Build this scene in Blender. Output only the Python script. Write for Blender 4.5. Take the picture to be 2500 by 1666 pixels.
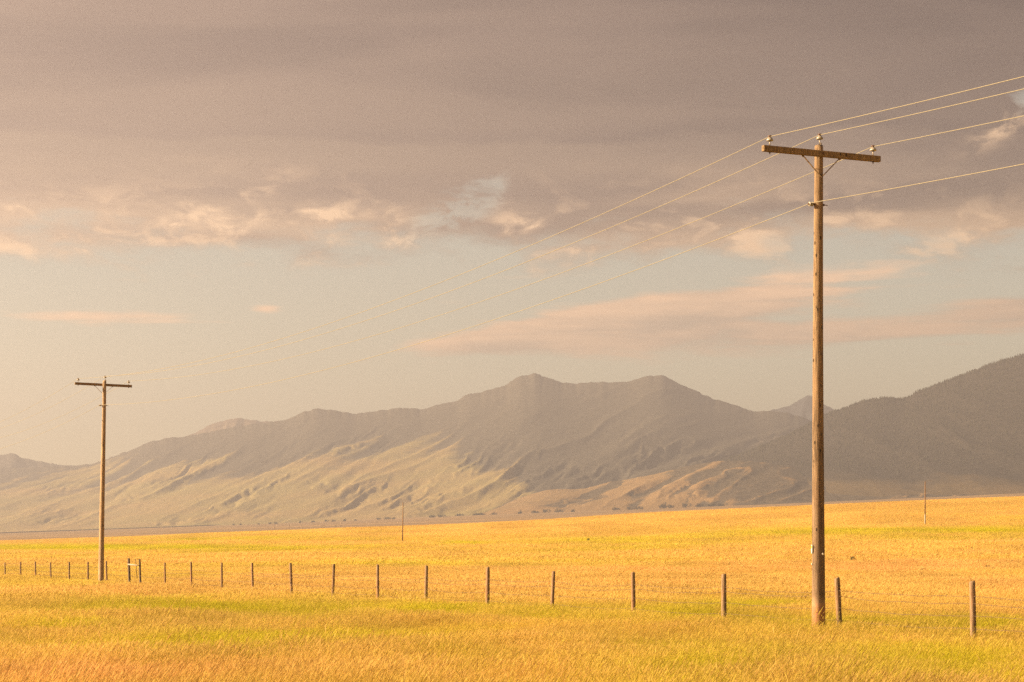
import bpy, bmesh, math, random
import numpy as np
from mathutils import Vector, Matrix
R = math.radians
random.seed(7)
for o in list(bpy.data.objects):
    bpy.data.objects.remove(o)
scene = bpy.context.scene
col = scene.collection

# ------------------------------------------------------------------ camera, sky, sun, exposure
EYE, F = 1.87, 5000.0            # eye height (m); focal length in photo pixels
HZ, CX = 1344.0, 1250.0          # horizon row and centre column of the photograph
cam_d = bpy.data.cameras.new('camera')
cam_d.lens, cam_d.sensor_width = 72.0, 36.0
cam_d.shift_y = (HZ - 833.0) / 2500.0
cam_d.clip_start, cam_d.clip_end = 0.1, 40000.0
cam = bpy.data.objects.new('camera', cam_d)
cam.location = (0, 0, EYE)
cam.rotation_euler = (R(90), 0, 0)
col.objects.link(cam)
scene.camera = cam

SUN_EL = R(23.0)
SUN_BACK = R(7.0)                # the sun stands to the left and a little behind the camera
to_sun = Vector((-math.cos(SUN_BACK) * math.cos(SUN_EL), -math.sin(SUN_BACK) * math.cos(SUN_EL), math.sin(SUN_EL)))
sun_d = bpy.data.lights.new('sun', 'SUN')
sun_d.energy, sun_d.angle, sun_d.color = 4.9, R(0.5), (1.0, 0.74, 0.44)
sun = bpy.data.objects.new('sun', sun_d)
sun.rotation_euler = to_sun.to_track_quat('Z', 'Y').to_euler()
sun.location = (-40, -5, 30)
col.objects.link(sun)

scene.view_settings.view_transform = 'Standard'
scene.view_settings.look = 'None'
scene.view_settings.gamma = 1.0
scene.view_settings.use_curve_mapping = False
scene.view_settings.exposure = 1.90
scene.render.engine = 'CYCLES'
scene.cycles.use_denoising = False
scene.cycles.max_bounces = 6
scene.cycles.volume_bounces = 0
scene.cycles.sample_clamp_indirect = 2.0


class NT:
    """tiny wrapper: values are floats, sockets or tuples"""
    def __init__(s, tree):
        s.t = tree
        tree.nodes.clear()

    def new(s, kind, **kw):
        n = s.t.nodes.new(kind)
        for k, v in kw.items():
            setattr(n, k, v)
        return n

    def put(s, sock, v):
        if isinstance(v, bpy.types.NodeSocket):
            s.t.links.new(v, sock)
        elif v is not None:
            sock.default_value = v

    def m(s, op, a, b=None, c=None, clamp=False):
        n = s.new('ShaderNodeMath', operation=op, use_clamp=clamp)
        for i, v in enumerate((a, b, c)):
            s.put(n.inputs[i], v)
        return n.outputs[0]

    def add(s, *a):
        r = a[0]
        for x in a[1:]:
            r = s.m('ADD', r, x)
        return r

    def mul(s, *a):
        r = a[0]
        for x in a[1:]:
            r = s.m('MULTIPLY', r, x)
        return r

    def sub(s, a, b):
        return s.m('SUBTRACT', a, b)

    def step(s, v, lo, hi, a=0.0, b=1.0):
        n = s.new('ShaderNodeMapRange', interpolation_type='SMOOTHSTEP')
        s.put(n.inputs['Value'], v)
        n.inputs['From Min'].default_value, n.inputs['From Max'].default_value = lo, hi
        n.inputs['To Min'].default_value, n.inputs['To Max'].default_value = a, b
        return n.outputs[0]

    def vec(s, x, y, z=0.0):
        n = s.new('ShaderNodeCombineXYZ')
        for i, v in enumerate((x, y, z)):
            s.put(n.inputs[i], v)
        return n.outputs[0]

    def xyz(s, v):
        n = s.new('ShaderNodeSeparateXYZ')
        s.put(n.inputs[0], v)
        return n.outputs

    def vm(s, op, a, b):
        n = s.new('ShaderNodeVectorMath', operation=op)
        s.put(n.inputs[0], a)
        s.put(n.inputs[1], b)
        return n.outputs[0]

    def noise(s, v, scale, detail=5.0, rough=0.55, dist=0.0):
        n = s.new('ShaderNodeTexNoise')
        s.put(n.inputs['Vector'], v)
        n.inputs['Scale'].default_value, n.inputs['Detail'].default_value = scale, detail
        n.inputs['Roughness'].default_value, n.inputs['Distortion'].default_value = rough, dist
        return n.outputs['Fac']

    def mix(s, f, a, b):
        n = s.new('ShaderNodeMix', data_type='RGBA')
        s.put(n.inputs[0], f)
        for i, v in ((6, a), (7, b)):
            s.put(n.inputs[i], v if isinstance(v, bpy.types.NodeSocket) else (*v, 1.0))
        return n.outputs[2]

    def tint(s, a, b):
        n = s.new('ShaderNodeMix', data_type='RGBA', blend_type='MULTIPLY')
        n.inputs[0].default_value = 1.0
        for i, v in ((6, a), (7, b)):
            s.put(n.inputs[i], v if isinstance(v, bpy.types.NodeSocket) else (*v, 1.0))
        return n.outputs[2]

    def gauss(s, x, y, cx, cy, rx, ry, slope=0.0):
        """soft elliptical patch of cloud; slope leans it"""
        dx = s.sub(x, cx)
        dy = s.sub(s.sub(y, cy), s.mul(dx, slope)) if slope else s.sub(y, cy)
        q = s.add(s.m('POWER', s.m('ABSOLUTE', s.mul(dx, 1 / rx)), 2.0), s.m('POWER', s.m('ABSOLUTE', s.mul(dy, 1 / ry)), 2.0))
        return s.m('POWER', 2.718, s.mul(q, -1.0))


world = bpy.data.worlds.new('World')
scene.world = world
world.use_nodes = True
W = NT(world.node_tree)
sky = W.new('ShaderNodeTexSky', sky_type='NISHITA', sun_disc=False)
sky.sun_elevation = SUN_EL
sky.sun_rotation = math.atan2(to_sun.x, to_sun.y)
sky.altitude, sky.air_density, sky.dust_density, sky.ozone_density = 1500.0, 1.0, 1.5, 1.0
tc = W.new('ShaderNodeTexCoord')
dx, dy, dz = W.xyz(tc.outputs['Generated'])
hyp = W.m('SQRT', W.add(W.mul(dx, dx), W.mul(dy, dy), 1e-6))
el = W.m('DIVIDE', dz, hyp)                                      # tangent of the elevation
az = W.m('ARCTAN2', dx, dy)
sunward = W.add(W.mul(dx, to_sun.x), W.mul(dy, to_sun.y))        # towards the sun's side of the sky
# cloud noise: drawn out along the horizon
P = W.vec(W.mul(az, 1.0), W.mul(el, 3.4), 0.0)
n_big = W.noise(P, 5.5, 4.0, 0.5, 0.3)
n_mid = W.noise(P, 17.0, 7.0, 0.58, 0.25)
P2 = W.vec(W.mul(az, 1.0), W.mul(el, 1.9), 3.7)
n_puff = W.noise(P2, 42.0, 7.0, 0.6, 0.5)
P3 = W.vec(W.add(az, 0.9), W.mul(el, 7.5), 1.3)
n_band = W.noise(P3, 4.2, 5.0, 0.5, 0.4)
wob = W.add(W.mul(W.sub(n_mid, 0.5), 0.050), W.mul(W.sub(n_puff, 0.5), 0.028), W.mul(W.sub(n_big, 0.5), 0.05))
el_w = W.add(el, wob)
# overcast deck from its lower edge up to the zenith
deck = W.step(el_w, 0.137, 0.160)
gaps = W.add(W.gauss(az, el, -0.027, 0.166, 0.027, 0.014, 0.5), W.gauss(az, el, 0.252, 0.214, 0.022, 0.009, 0.35),
             W.mul(W.gauss(az, el, 0.128, 0.150, 0.010, 0.006), 0.5), W.mul(W.gauss(az, el, 0.170, 0.150, 0.020, 0.004), 0.8))
gap = W.step(W.mul(gaps, W.add(0.75, W.mul(W.sub(n_puff, 0.5), 4.5), W.mul(W.sub(n_mid, 0.5), 3.2))), 0.22, 0.90, 0.0, 0.65)
deck = W.mul(deck, W.sub(1.0, gap))
# separate low cloud sheets under the deck
low = W.add(W.gauss(az, el, 0.080, 0.1175, 0.085, 0.0105, 0.13), W.mul(W.gauss(az, el, 0.015, 0.106, 0.045, 0.006, 0.14), 0.9),
            W.mul(W.gauss(az, el, 0.13, 0.103, 0.13, 0.010, 0.02), 0.62), W.mul(W.gauss(az, el, -0.195, 0.111, 0.05, 0.0065), 0.52),
            W.mul(W.gauss(az, el, 0.255, 0.115, 0.045, 0.008), 0.7), W.mul(W.gauss(az, el, -0.120, 0.117, 0.008, 0.002), 0.45))
n_streak = W.noise(W.vec(W.add(az, 2.1), W.mul(el, 13.0), 5.5), 9.0, 6.0, 0.6, 0.6)
low = W.step(W.add(low, W.mul(W.sub(n_mid, 0.5), 0.9), W.mul(W.sub(n_streak, 0.5), 1.2)), 0.20, 0.66, 0.0, 0.92)
# how much sun the cloud catches: thin lower fringe and puffs are light, the thick deck is dull
fringe = W.mul(W.step(el_w, 0.128, 0.150), W.step(el_w, 0.200, 0.150))
puffs = W.mul(W.step(W.add(n_puff, W.mul(W.sub(n_mid, 0.5), 0.7)), 0.50, 0.72), fringe)
bands = W.step(n_band, 0.38, 0.66)
spots = W.add(W.gauss(az, el, -0.158, 0.160, 0.030, 0.007), W.gauss(az, el, -0.095, 0.163, 0.030, 0.005), W.gauss(az, el, -0.055, 0.150, 0.030, 0.005), W.gauss(az, el, 0.125, 0.148, 0.020, 0.005), W.gauss(az, el, -0.128, 0.172, 0.017, 0.0045, 0.45), W.gauss(az, el, -0.075, 0.153, 0.022, 0.0035),
              W.gauss(az, el, -0.233, 0.162, 0.012, 0.006), W.gauss(az, el, 0.205, 0.146, 0.014, 0.005, 0.35),
              W.mul(W.gauss(az, el, 0.238, 0.203, 0.016, 0.006, 0.5), 1.5), W.gauss(az, el, 0.004, 0.158, 0.014, 0.006),
              W.gauss(az, el, -0.132, 0.142, 0.02, 0.005))
spots = W.mul(spots, W.step(W.add(n_puff, W.mul(n_mid, 0.4)), 0.58, 0.84))
lit = W.add(W.mul(fringe, W.add(0.12, W.mul(bands, 0.40))), W.mul(puffs, 0.62), W.mul(spots, 0.80))
side = W.step(sunward, -0.52, 0.85)                              # lighter towards the sun's side
dull = W.mix(side, (0.019, 0.0135, 0.0175), (0.212, 0.138, 0.106))
soft = W.mul(W.step(W.add(W.mul(n_band, 0.65), W.mul(n_big, 0.35)), 0.36, 0.64), W.step(el_w, 0.30, 0.16, 0.35, 1.0))
el_b = W.add(el, W.mul(W.sub(n_mid, 0.5), 0.012), W.mul(W.sub(n_big, 0.5), 0.03))
ledge = W.mul(W.step(el_b, 0.2035, 0.1965), W.step(el_b, 0.172, 0.190), W.step(az, 0.25, 0.02, 0.35, 1.0))   # a paler step in the underside of the deck
soft = W.m('MINIMUM', W.add(W.mul(soft, 0.85), W.mul(ledge, 0.9)), 1.0)
heavy = W.mul(W.step(W.add(W.mul(n_big, 0.6), W.mul(n_band, 0.4)), 0.60, 0.40), W.step(el, 0.185, 0.215))   # thicker, darker rolls of the deck
dull = W.mix(W.mul(heavy, 0.45), dull, W.mix(side, (0.012, 0.008, 0.011), (0.120, 0.082, 0.068)))
dull = W.mix(W.mul(soft, 0.70), dull, W.mix(side, (0.070, 0.048, 0.038), (0.245, 0.165, 0.112)))
deck_c = W.mix(W.m('MINIMUM', lit, 1.0), dull, W.mix(side, (0.31, 0.200, 0.120), (0.36, 0.235, 0.145)))
crown = W.step(W.sub(el, W.add(0.1175, W.mul(W.sub(az, 0.080), 0.13))), -0.010, 0.004)
low_c = W.mix(W.m('MINIMUM', W.add(W.mul(W.step(W.add(W.mul(n_mid, 0.5), W.mul(n_streak, 0.5)), 0.38, 0.62), 0.55), W.mul(crown, 0.5)), 1.0), (0.180, 0.128, 0.092), (0.37, 0.225, 0.135))
clear = W.tint(sky.outputs[0], (1.34, 0.90, 0.565))
SK = 0.05
k = 1.0 / SK
full = W.mix(low, clear, W.tint(low_c, (k, k, k)))
full = W.mix(deck, full, W.tint(deck_c, (k, k, k)))
bg = W.new('ShaderNodeBackground')
W.put(bg.inputs['Color'], full)
bg.inputs['Strength'].default_value = SK
wo = W.new('ShaderNodeOutputWorld')
W.put(wo.inputs['Surface'], bg.outputs[0])


# ------------------------------------------------------------------ helpers
def link(o, parent=None):
    col.objects.link(o)
    if parent is not None:
        o.parent = parent
    return o


def tag(o, label=None, cat=None, group=None, kind=None):
    for k_, v in (('label', label), ('category', cat), ('group', group), ('kind', kind)):
        if v:
            o[k_] = v
    return o


def empty(name, loc=(0, 0, 0), rz=0.0):
    o = bpy.data.objects.new(name, None)
    o.location = loc
    o.rotation_euler = (0, 0, rz)
    o.empty_display_size = 0.2
    return link(o)


def mesh_obj(name, verts, faces, mats=None, parent=None, smooth=False):
    me = bpy.data.meshes.new(name)
    me.from_pydata([tuple(v) for v in verts], [], [tuple(f) for f in faces])
    if mats is not None:
        for mt in (mats if isinstance(mats, (list, tuple)) else [mats]):
            me.materials.append(mt)
    if smooth:
        me.polygons.foreach_set('use_smooth', [True] * len(me.polygons))
    me.update()
    return link(bpy.data.objects.new(name, me), parent)


class MB:
    """collects shapes into one mesh"""
    def __init__(s):
        s.v, s.f = [], []

    def _add(s, vs, fs):
        b = len(s.v)
        s.v += [tuple(v) for v in vs]
        s.f += [tuple(i + b for i in f) for f in fs]

    def box(s, c, size, rot=None, bevel=0.0):
        bm = bmesh.new()
        bmesh.ops.create_cube(bm, size=1.0)
        bmesh.ops.scale(bm, vec=size, verts=bm.verts)
        if bevel:
            bmesh.ops.bevel(bm, geom=bm.edges[:], offset=bevel, segments=1, affect='EDGES')
        M = Matrix.Translation(c) @ (rot.to_4x4() if rot is not None else Matrix.Identity(4))
        bm.transform(M)
        bm.verts.index_update()
        s._add([v.co for v in bm.verts], [[v.index for v in f.verts] for f in bm.faces])
        bm.free()

    def tube(s, pts, rad, n=8, caps=True):
        pts = [Vector(p) for p in pts]
        rads = rad if isinstance(rad, (list, tuple)) else [rad] * len(pts)
        vs, fs = [], []
        ref = None
        for i, p in enumerate(pts):
            d = (pts[min(i + 1, len(pts) - 1)] - pts[max(i - 1, 0)]).normalized()
            if ref is None:
                ref = d.orthogonal().normalized()
            a = (ref - d * ref.dot(d)).normalized()
            ref = a
            b = d.cross(a)
            for q in range(n):
                t = 2 * math.pi * q / n
                vs.append(p + (a * math.cos(t) + b * math.sin(t)) * rads[i])
        for i in range(len(pts) - 1):
            for q in range(n):
                r = (q + 1) % n
                fs.append((i * n + q, i * n + r, (i + 1) * n + r, (i + 1) * n + q))
        if caps:
            fs.append(tuple(range(n - 1, -1, -1)))
            fs.append(tuple((len(pts) - 1) * n + q for q in range(n)))
        s._add(vs, fs)

    def lathe(s, c, prof, n=16, axis='z'):
        vs, fs = [], []
        for (r, h) in prof:
            for q in range(n):
                t = 2 * math.pi * q / n
                p = (r * math.cos(t), r * math.sin(t), h) if axis == 'z' else (h, r * math.cos(t), r * math.sin(t))
                vs.append(Vector(c) + Vector(p))
        for i in range(len(prof) - 1):
            for q in range(n):
                r_ = (q + 1) % n
                fs.append((i * n + q, i * n + r_, (i + 1) * n + r_, (i + 1) * n + q))
        fs.append(tuple(range(n - 1, -1, -1)))
        fs.append(tuple((len(prof) - 1) * n + q for q in range(n)))
        s._add(vs, fs)

    def build(s, name, mat, parent=None, smooth=False):
        return mesh_obj(name, s.v, s.f, mat, parent, smooth)


def hash2(ix, iy, seed):
    h = (ix.astype(np.int64) * 374761393 + iy.astype(np.int64) * 668265263 + seed * 974634777) & 0x7fffffff
    h = ((h ^ (h >> 13)) * 1274126177) & 0x7fffffff
    return ((h ^ (h >> 16)) & 0xffff) / 65535.0


def vnoise(x, y, seed=0):
    x, y = np.broadcast_arrays(np.asarray(x, float), np.asarray(y, float))
    ix, iy = np.floor(x), np.floor(y)
    fx, fy = x - ix, y - iy
    fx, fy = fx * fx * fx * (fx * (fx * 6 - 15) + 10), fy * fy * fy * (fy * (fy * 6 - 15) + 10)
    a, b = hash2(ix, iy, seed), hash2(ix + 1, iy, seed)
    c, d = hash2(ix, iy + 1, seed), hash2(ix + 1, iy + 1, seed)
    return (a + (b - a) * fx) * (1 - fy) + (c + (d - c) * fx) * fy


def fbm(x, y, octv=4, seed=0, gain=0.5):
    t, amp, tot = 0.0, 1.0, 0.0
    for i in range(octv):
        t = t + amp * vnoise(np.asarray(x) * 2 ** i + 17.3 * i, np.asarray(y) * 2 ** i - 9.1 * i, seed + i)
        tot += amp
        amp *= gain
    return t / tot


def sstep(a, b, x):
    t = np.clip((np.asarray(x, float) - a) / (b - a), 0, 1)
    return t * t * (3 - 2 * t)


# ------------------------------------------------------------------ terrain functions
CREST_U = np.array([-0.30, -0.25, -0.053, 0.03, 0.12, 0.25, 0.33])
CREST_E = np.array([0.0038, 0.0044, 0.0114, 0.0156, 0.0208, 0.0262, 0.0292])
FOOT_U = np.array([-0.33, -0.25, -0.12, -0.01, 0.12, 0.25, 0.33])
FOOT_E = np.array([0.0062, 0.0088, 0.0128, 0.0172, 0.0224, 0.0280, 0.0312])
YC = 900.0


def plain_z(x, y):
    u = np.clip(x / np.maximum(y, 300.0), -0.33, 0.33)
    zf = EYE + 5000 * np.interp(u, FOOT_U, FOOT_E)
    return -4.0 + np.where(y > YC, (zf + 4.0) * (np.maximum(y, YC) - YC) / 4100.0, 0.0)


def field_z(x, y):
    x, y = np.broadcast_arrays(np.asarray(x, float), np.asarray(y, float))
    u = np.clip(x / np.maximum(y, 110.0), -0.33, 0.33)
    zc = EYE + YC * np.interp(u, CREST_U, CREST_E)
    p = (np.clip(y - 110, 0, YC - 110) / (YC - 110)) ** 1.3
    z = zc * p
    z = z + (fbm(x / 60 + 5, y / 70, 3, 3) - 0.5) * 0.9 * sstep(60, 300, y) + (fbm(x / 9, y / 9, 2, 8) - 0.5) * 0.10
    far = plain_z(x, np.full_like(y, 1150.0)) - 2.0
    t = sstep(YC, 1150, y)
    return z * (1 - t) + far * t


def at_px(px, py, zfun, ymin=20.0, ymax=5000.0):
    """where the line of sight through a photo point first meets the ground"""
    u, e = (px - CX) / F, (HZ - py) / F
    ys = np.geomspace(ymin, ymax, 6000)
    d = EYE + e * ys - zfun(u * ys, ys)
    i = int(np.argmax(d <= 0)) if np.any(d <= 0) else len(ys) - 1
    y = ys[i]
    return Vector((u * y, y, float(zfun(np.array([u * y]), np.array([y]))[0])))


# ------------------------------------------------------------------ materials
def mat(name):
    m = bpy.data.materials.new(name)
    m.use_nodes = True
    return m, NT(m.node_tree)


def finish(m, T, color, rough=0.8, spec=0.3, bump=None, bump_d=0.01, metal=0.0, extra=None):
    b = T.new('ShaderNodeBsdfPrincipled')
    T.put(b.inputs['Base Color'], color if isinstance(color, bpy.types.NodeSocket) else (*color, 1.0))
    T.put(b.inputs['Roughness'], rough)
    T.put(b.inputs['Metallic'], metal)
    b.inputs['Specular IOR Level'].default_value = spec
    if bump is not None:
        n = T.new('ShaderNodeBump')
        n.inputs['Distance'].default_value = bump_d
        n.inputs['Strength'].default_value = 1.0
        T.put(n.inputs['Height'], bump)
        T.put(b.inputs['Normal'], n.outputs[0])
    out = T.new('ShaderNodeOutputMaterial')
    T.put(out.inputs['Surface'], b.outputs[0])
    return m


def wood(name, dark, light, red, scale=1.0, base_band=None):
    m, T = mat(name)
    tcn = T.new('ShaderNodeTexCoord')
    oi = T.new('ShaderNodeObjectInfo')
    p = T.vm('ADD', tcn.outputs['Object'], T.vec(T.mul(oi.outputs['Random'], 37.0), T.mul(oi.outputs['Random'], 11.0), 0.0))
    x, y, z = T.xyz(p)
    grain = T.noise(T.vec(T.mul(x, 60 * scale), T.mul(y, 60 * scale), T.mul(z, 2.2 * scale)), 1.0, 6.0, 0.65, 0.4)
    fine = T.noise(T.vec(T.mul(x, 190 * scale), T.mul(y, 190 * scale), T.mul(z, 7 * scale)), 1.0, 4.0, 0.6)
    blot = T.noise(T.vec(T.mul(x, 5), T.mul(y, 5), T.mul(z, 0.9)), 1.0, 4.0, 0.6, 0.5)
    c = T.mix(T.step(grain, 0.33, 0.66), dark, light)
    c = T.mix(T.mul(T.step(blot, 0.42, 0.68), 0.55), c, red)
    crack = T.step(fine, 0.42, 0.34)
    c = T.mix(T.mul(crack, 0.75), c, tuple(v * 0.25 for v in dark))
    knots = T.new('ShaderNodeTexVoronoi')
    knots.inputs['Scale'].default_value = 1.0
    T.put(knots.inputs['Vector'], T.vec(T.mul(x, 9), T.mul(y, 9), T.mul(z, 4.2)))
    c = T.mix(T.mul(T.step(knots.outputs['Distance'], 0.22, 0.10), 0.9), c, tuple(v * 0.22 for v in dark))
    if base_band:
        zlow = T.step(T.add(T.xyz(tcn.outputs['Object'])[2], T.mul(T.sub(blot, 0.5), 5.0)), 7.5, 1.5)
        c = T.mix(T.mul(zlow, 0.55), c, T.tint(c, (0.50, 0.50, 0.56)))        # the lower shaft is more stained
        zz = T.xyz(tcn.outputs['Object'])[2]
        zw = T.add(zz, T.mul(T.sub(blot, 0.5), 0.10))
        band = T.step(zw, base_band + 0.05, base_band - 0.02)
        c = T.mix(T.mul(band, 0.8), c, (0.36, 0.165, 0.085))
        edge = T.mul(T.step(zw, base_band + 0.22, base_band + 0.02), T.step(zw, base_band - 0.12, base_band + 0.0))
        c = T.mix(T.mul(edge, 0.5), c, (0.38, 0.25, 0.15))
    return finish(m, T, c, 0.85, 0.2, T.add(grain, T.mul(fine, 0.5)), 0.006)


M = {}
M['pole'] = wood('pole_wood', (0.095, 0.063, 0.038), (0.34, 0.232, 0.138), (0.25, 0.158, 0.088), 1.0, 0.80)
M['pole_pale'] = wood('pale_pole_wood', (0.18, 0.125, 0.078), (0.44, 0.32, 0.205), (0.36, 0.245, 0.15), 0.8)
M['arm'] = wood('arm_wood', (0.12, 0.080, 0.043), (0.29, 0.20, 0.11), (0.23, 0.15, 0.08))
M['post'] = wood('post_wood', (0.11, 0.07, 0.042), (0.33, 0.23, 0.14), (0.34, 0.165, 0.078), 1.5)
M['post_grey'] = wood('grey_post_wood', (0.08, 0.058, 0.040), (0.17, 0.13, 0.09), (0.13, 0.09, 0.06), 1.5)
M['rail'] = wood('pale_rail_wood', (0.24, 0.20, 0.15), (0.40, 0.34, 0.28), (0.3, 0.25, 0.2), 1.5)
M['thin'] = wood('thin_pole_wood', (0.12, 0.07, 0.04), (0.24, 0.15, 0.085), (0.22, 0.12, 0.06), 0.5)


def plain_mat(name, c, rough, spec=0.4, metal=0.0, var=0.25):
    m, T = mat(name)
    tcn = T.new('ShaderNodeTexCoord')
    n = T.noise(tcn.outputs['Object'], 35.0, 4.0, 0.6)
    cc = T.mix(n, tuple(v * (1 - var) for v in c), tuple(min(1, v * (1 + var)) for v in c))
    return finish(m, T, cc, rough, spec, n, 0.001, metal)


M['porcelain'] = plain_mat('porcelain', (0.28, 0.255, 0.215), 0.25, 0.5, 0, 0.06)
M['glaze'] = plain_mat('brown_glaze', (0.10, 0.05, 0.03), 0.3, 0.5)
M['steel'] = plain_mat('weathered_steel', (0.36, 0.31, 0.25), 0.55, 0.5, 0.6)
M['rust'] = plain_mat('rusty_bolt', (0.11, 0.065, 0.04), 0.8, 0.3, 0.2)
M['wire'] = plain_mat('aluminium_wire', (0.245, 0.22, 0.16), 0.6, 0.3, 0.0, 0.05)
M['barb'] = plain_mat('rusty_wire', (0.10, 0.065, 0.045), 0.85, 0.2)
M['white_tag'] = plain_mat('white_tag', (0.5, 0.49, 0.46), 0.5, 0.4, 0, 0.05)
M['yellow_tag'] = plain_mat('yellow_tag', (0.55, 0.44, 0.02), 0.5, 0.4, 0, 0.05)
M['whitewash'] = plain_mat('pale_pole_foot', (0.30, 0.26, 0.20), 0.8, 0.2, 0, 0.15)
M['disc'] = plain_mat('disc_tag', (0.55, 0.49, 0.42), 0.6, 0.4, 0, 0.06)

GOLD, GREEN, PINK, BROWN = (0.58, 0.415, 0.098), (0.440, 0.420, 0.010), (0.66, 0.370, 0.125), (0.34, 0.22, 0.075)


def grass_material():
    m, T = mat('grass_blades')
    a1 = T.new('ShaderNodeAttribute', attribute_name='green', attribute_type='INSTANCER').outputs['Fac']
    a2 = T.new('ShaderNodeAttribute', attribute_name='pink', attribute_type='INSTANCER').outputs['Fac']
    a3 = T.new('ShaderNodeAttribute', attribute_name='tone', attribute_type='INSTANCER').outputs['Fac']
    hd = T.new('ShaderNodeAttribute', attribute_name='head').outputs['Fac']
    c = T.mix(a1, GOLD, GREEN)
    c = T.mix(a2, c, PINK)
    c = T.mix(T.mul(hd, 0.55, T.sub(1.0, T.mul(a1, 0.7))), c, (0.62, 0.40, 0.16))
    br = T.step(a3, 0.0, 1.0, 0.84, 1.12)
    c = T.tint(c, T.vec(br, br, br))
    d = T.new('ShaderNodeBsdfDiffuse')
    t = T.new('ShaderNodeBsdfTranslucent')
    T.put(d.inputs[0], c)
    T.put(t.inputs[0], c)
    mx = T.new('ShaderNodeMixShader')
    mx.inputs[0].default_value = 0.5
    T.put(mx.inputs[1], d.outputs[0])
    T.put(mx.inputs[2], t.outputs[0])
    out = T.new('ShaderNodeOutputMaterial')
    T.put(out.inputs['Surface'], mx.outputs[0])
    return m


M['grass'] = grass_material()


def field_material():
    m, T = mat('field_soil')
    g = T.new('ShaderNodeNewGeometry')
    p = g.outputs['Position']
    n1 = T.noise(p, 0.035, 5.0, 0.55)
    n2 = T.noise(p, 0.9, 5.0, 0.65)
    gr = T.new('ShaderNodeAttribute', attribute_name='green').outputs['Fac']
    pk = T.new('ShaderNodeAttribute', attribute_name='pink').outputs['Fac']
    c = T.mix(gr, (0.46, 0.30, 0.085), (0.33, 0.29, 0.04))
    c = T.mix(pk, c, (0.46, 0.26, 0.11))
    c = T.mix(T.mul(T.step(n2, 0.35, 0.7), 0.4), c, BROWN)
    c = T.mix(T.mul(T.step(n1, 0.5, 0.8), 0.3), c, GREEN)
    return finish(m, T, c, 0.95, 0.05, n2, 0.15)


def plain_material():
    m, T = mat('brown_plain')  # brownish ground, mottled darker by noise
    p = T.new('ShaderNodeNewGeometry').outputs['Position']
    x, y, z = T.xyz(p)
    n1 = T.noise(T.vec(T.mul(x, 0.0016), T.mul(y, 0.006)), 1.0, 5.0, 0.55)
    n2 = T.noise(p, 0.05, 5.0, 0.65)
    c = T.mix(T.step(n1, 0.35, 0.65), (0.22, 0.150, 0.082), (0.34, 0.225, 0.11))
    c = T.mix(T.mul(T.step(n2, 0.45, 0.7), 0.5), c, (0.11, 0.08, 0.05))
    return finish(m, T, c, 0.95, 0.05)


def mountain_material(name, grass_c, grass_c2, forest_shade_c, rock_c):
    m, T = mat(name)
    p = T.new('ShaderNodeNewGeometry').outputs['Position']
    n1 = T.noise(p, 0.012, 6.0, 0.6)
    n2 = T.noise(p, 0.06, 6.0, 0.7)
    n3 = T.noise(p, 0.003, 4.0, 0.5)
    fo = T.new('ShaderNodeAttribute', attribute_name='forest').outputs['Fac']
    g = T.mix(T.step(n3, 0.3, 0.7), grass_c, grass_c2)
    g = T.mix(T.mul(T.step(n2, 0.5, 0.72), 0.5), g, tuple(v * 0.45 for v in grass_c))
    f = T.mix(T.step(n2, 0.35, 0.65), forest_shade_c, tuple(v * 1.9 for v in forest_shade_c))
    mask = T.step(T.add(fo, T.mul(T.sub(n1, 0.5), 0.55), T.mul(T.sub(n2, 0.5), 0.30)), 0.30, 0.70)  # dark where forested and, on the main range, where cloud shadow is painted
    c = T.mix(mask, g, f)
    rk = T.new('ShaderNodeAttribute', attribute_name='rock').outputs['Fac']
    c = T.mix(T.mul(rk, T.step(n1, 0.3, 0.6)), c, rock_c)
    return finish(m, T, c, 0.95, 0.05, n2, 1.0)


# ------------------------------------------------------------------ where the field is green or pinkish (patches on the ground)
def ground_map(x, y):
    """ground position as (photo column, row) of flat ground: a convenient chart for laying out the patches"""
    yy = np.maximum(y, 8.0)
    return CX + F * x / yy, HZ + F * (EYE - 0.30 - np.where(y > 110, field_z(x, y) + 0.0, 0.0)) / yy


PATCH_G = [(1250, 1550, 1700, 85, 0.34), (480, 1572, 260, 13, 1.3), (740, 1562, 170, 11, 0.8), (300, 1475, 420, 26, 0.35), (1000, 1545, 420, 22, 0.40), (720, 1505, 220, 10, 0.35), (120, 1535, 130, 9, 0.6), (250, 1336, 560, 8, 1.3),
           (1130, 1324, 60, 4, 1.2), (950, 1372, 200, 8, 0.40), (1960, 1296, 330, 11, 0.45), (1520, 1320, 260, 12, 0.55),
           (2420, 1292, 160, 7, 0.45), (1680, 1610, 200, 36, 0.65), (2280, 1588, 300, 28, 0.75), (1500, 1500, 300, 20, 0.25), (1150, 1480, 260, 12, 0.25),
           (1950, 1525, 260, 18, 0.35), (2350, 1535, 160, 14, 0.40), (1100, 1610, 130, 26, 0.3), (40, 1625, 90, 12, 0.35),
           (700, 1315, 400, 6, 0.5), (2250, 1640, 300, 22, 0.6), (1780, 1480, 200, 16, 0.4), (620, 1480, 360, 22, 0.45)]
PATCH_P = [(110, 1660, 330, 44, 1.3), (90, 1560, 170, 16, 0.5), (2150, 1385, 320, 16, 0.55), (1750, 1395, 260, 14, 0.4),
           (2450, 1440, 120, 20, 0.5), (700, 1640, 500, 36, 0.5), (1330, 1650, 230, 36, 0.5), (560, 1462, 120, 9, 0.5),
           (1260, 1535, 380, 16, 0.45), (1900, 1655, 120, 22, 0.4), (150, 1445, 250, 10, 0.3), (2000, 1560, 330, 14, 0.3)]


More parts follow.
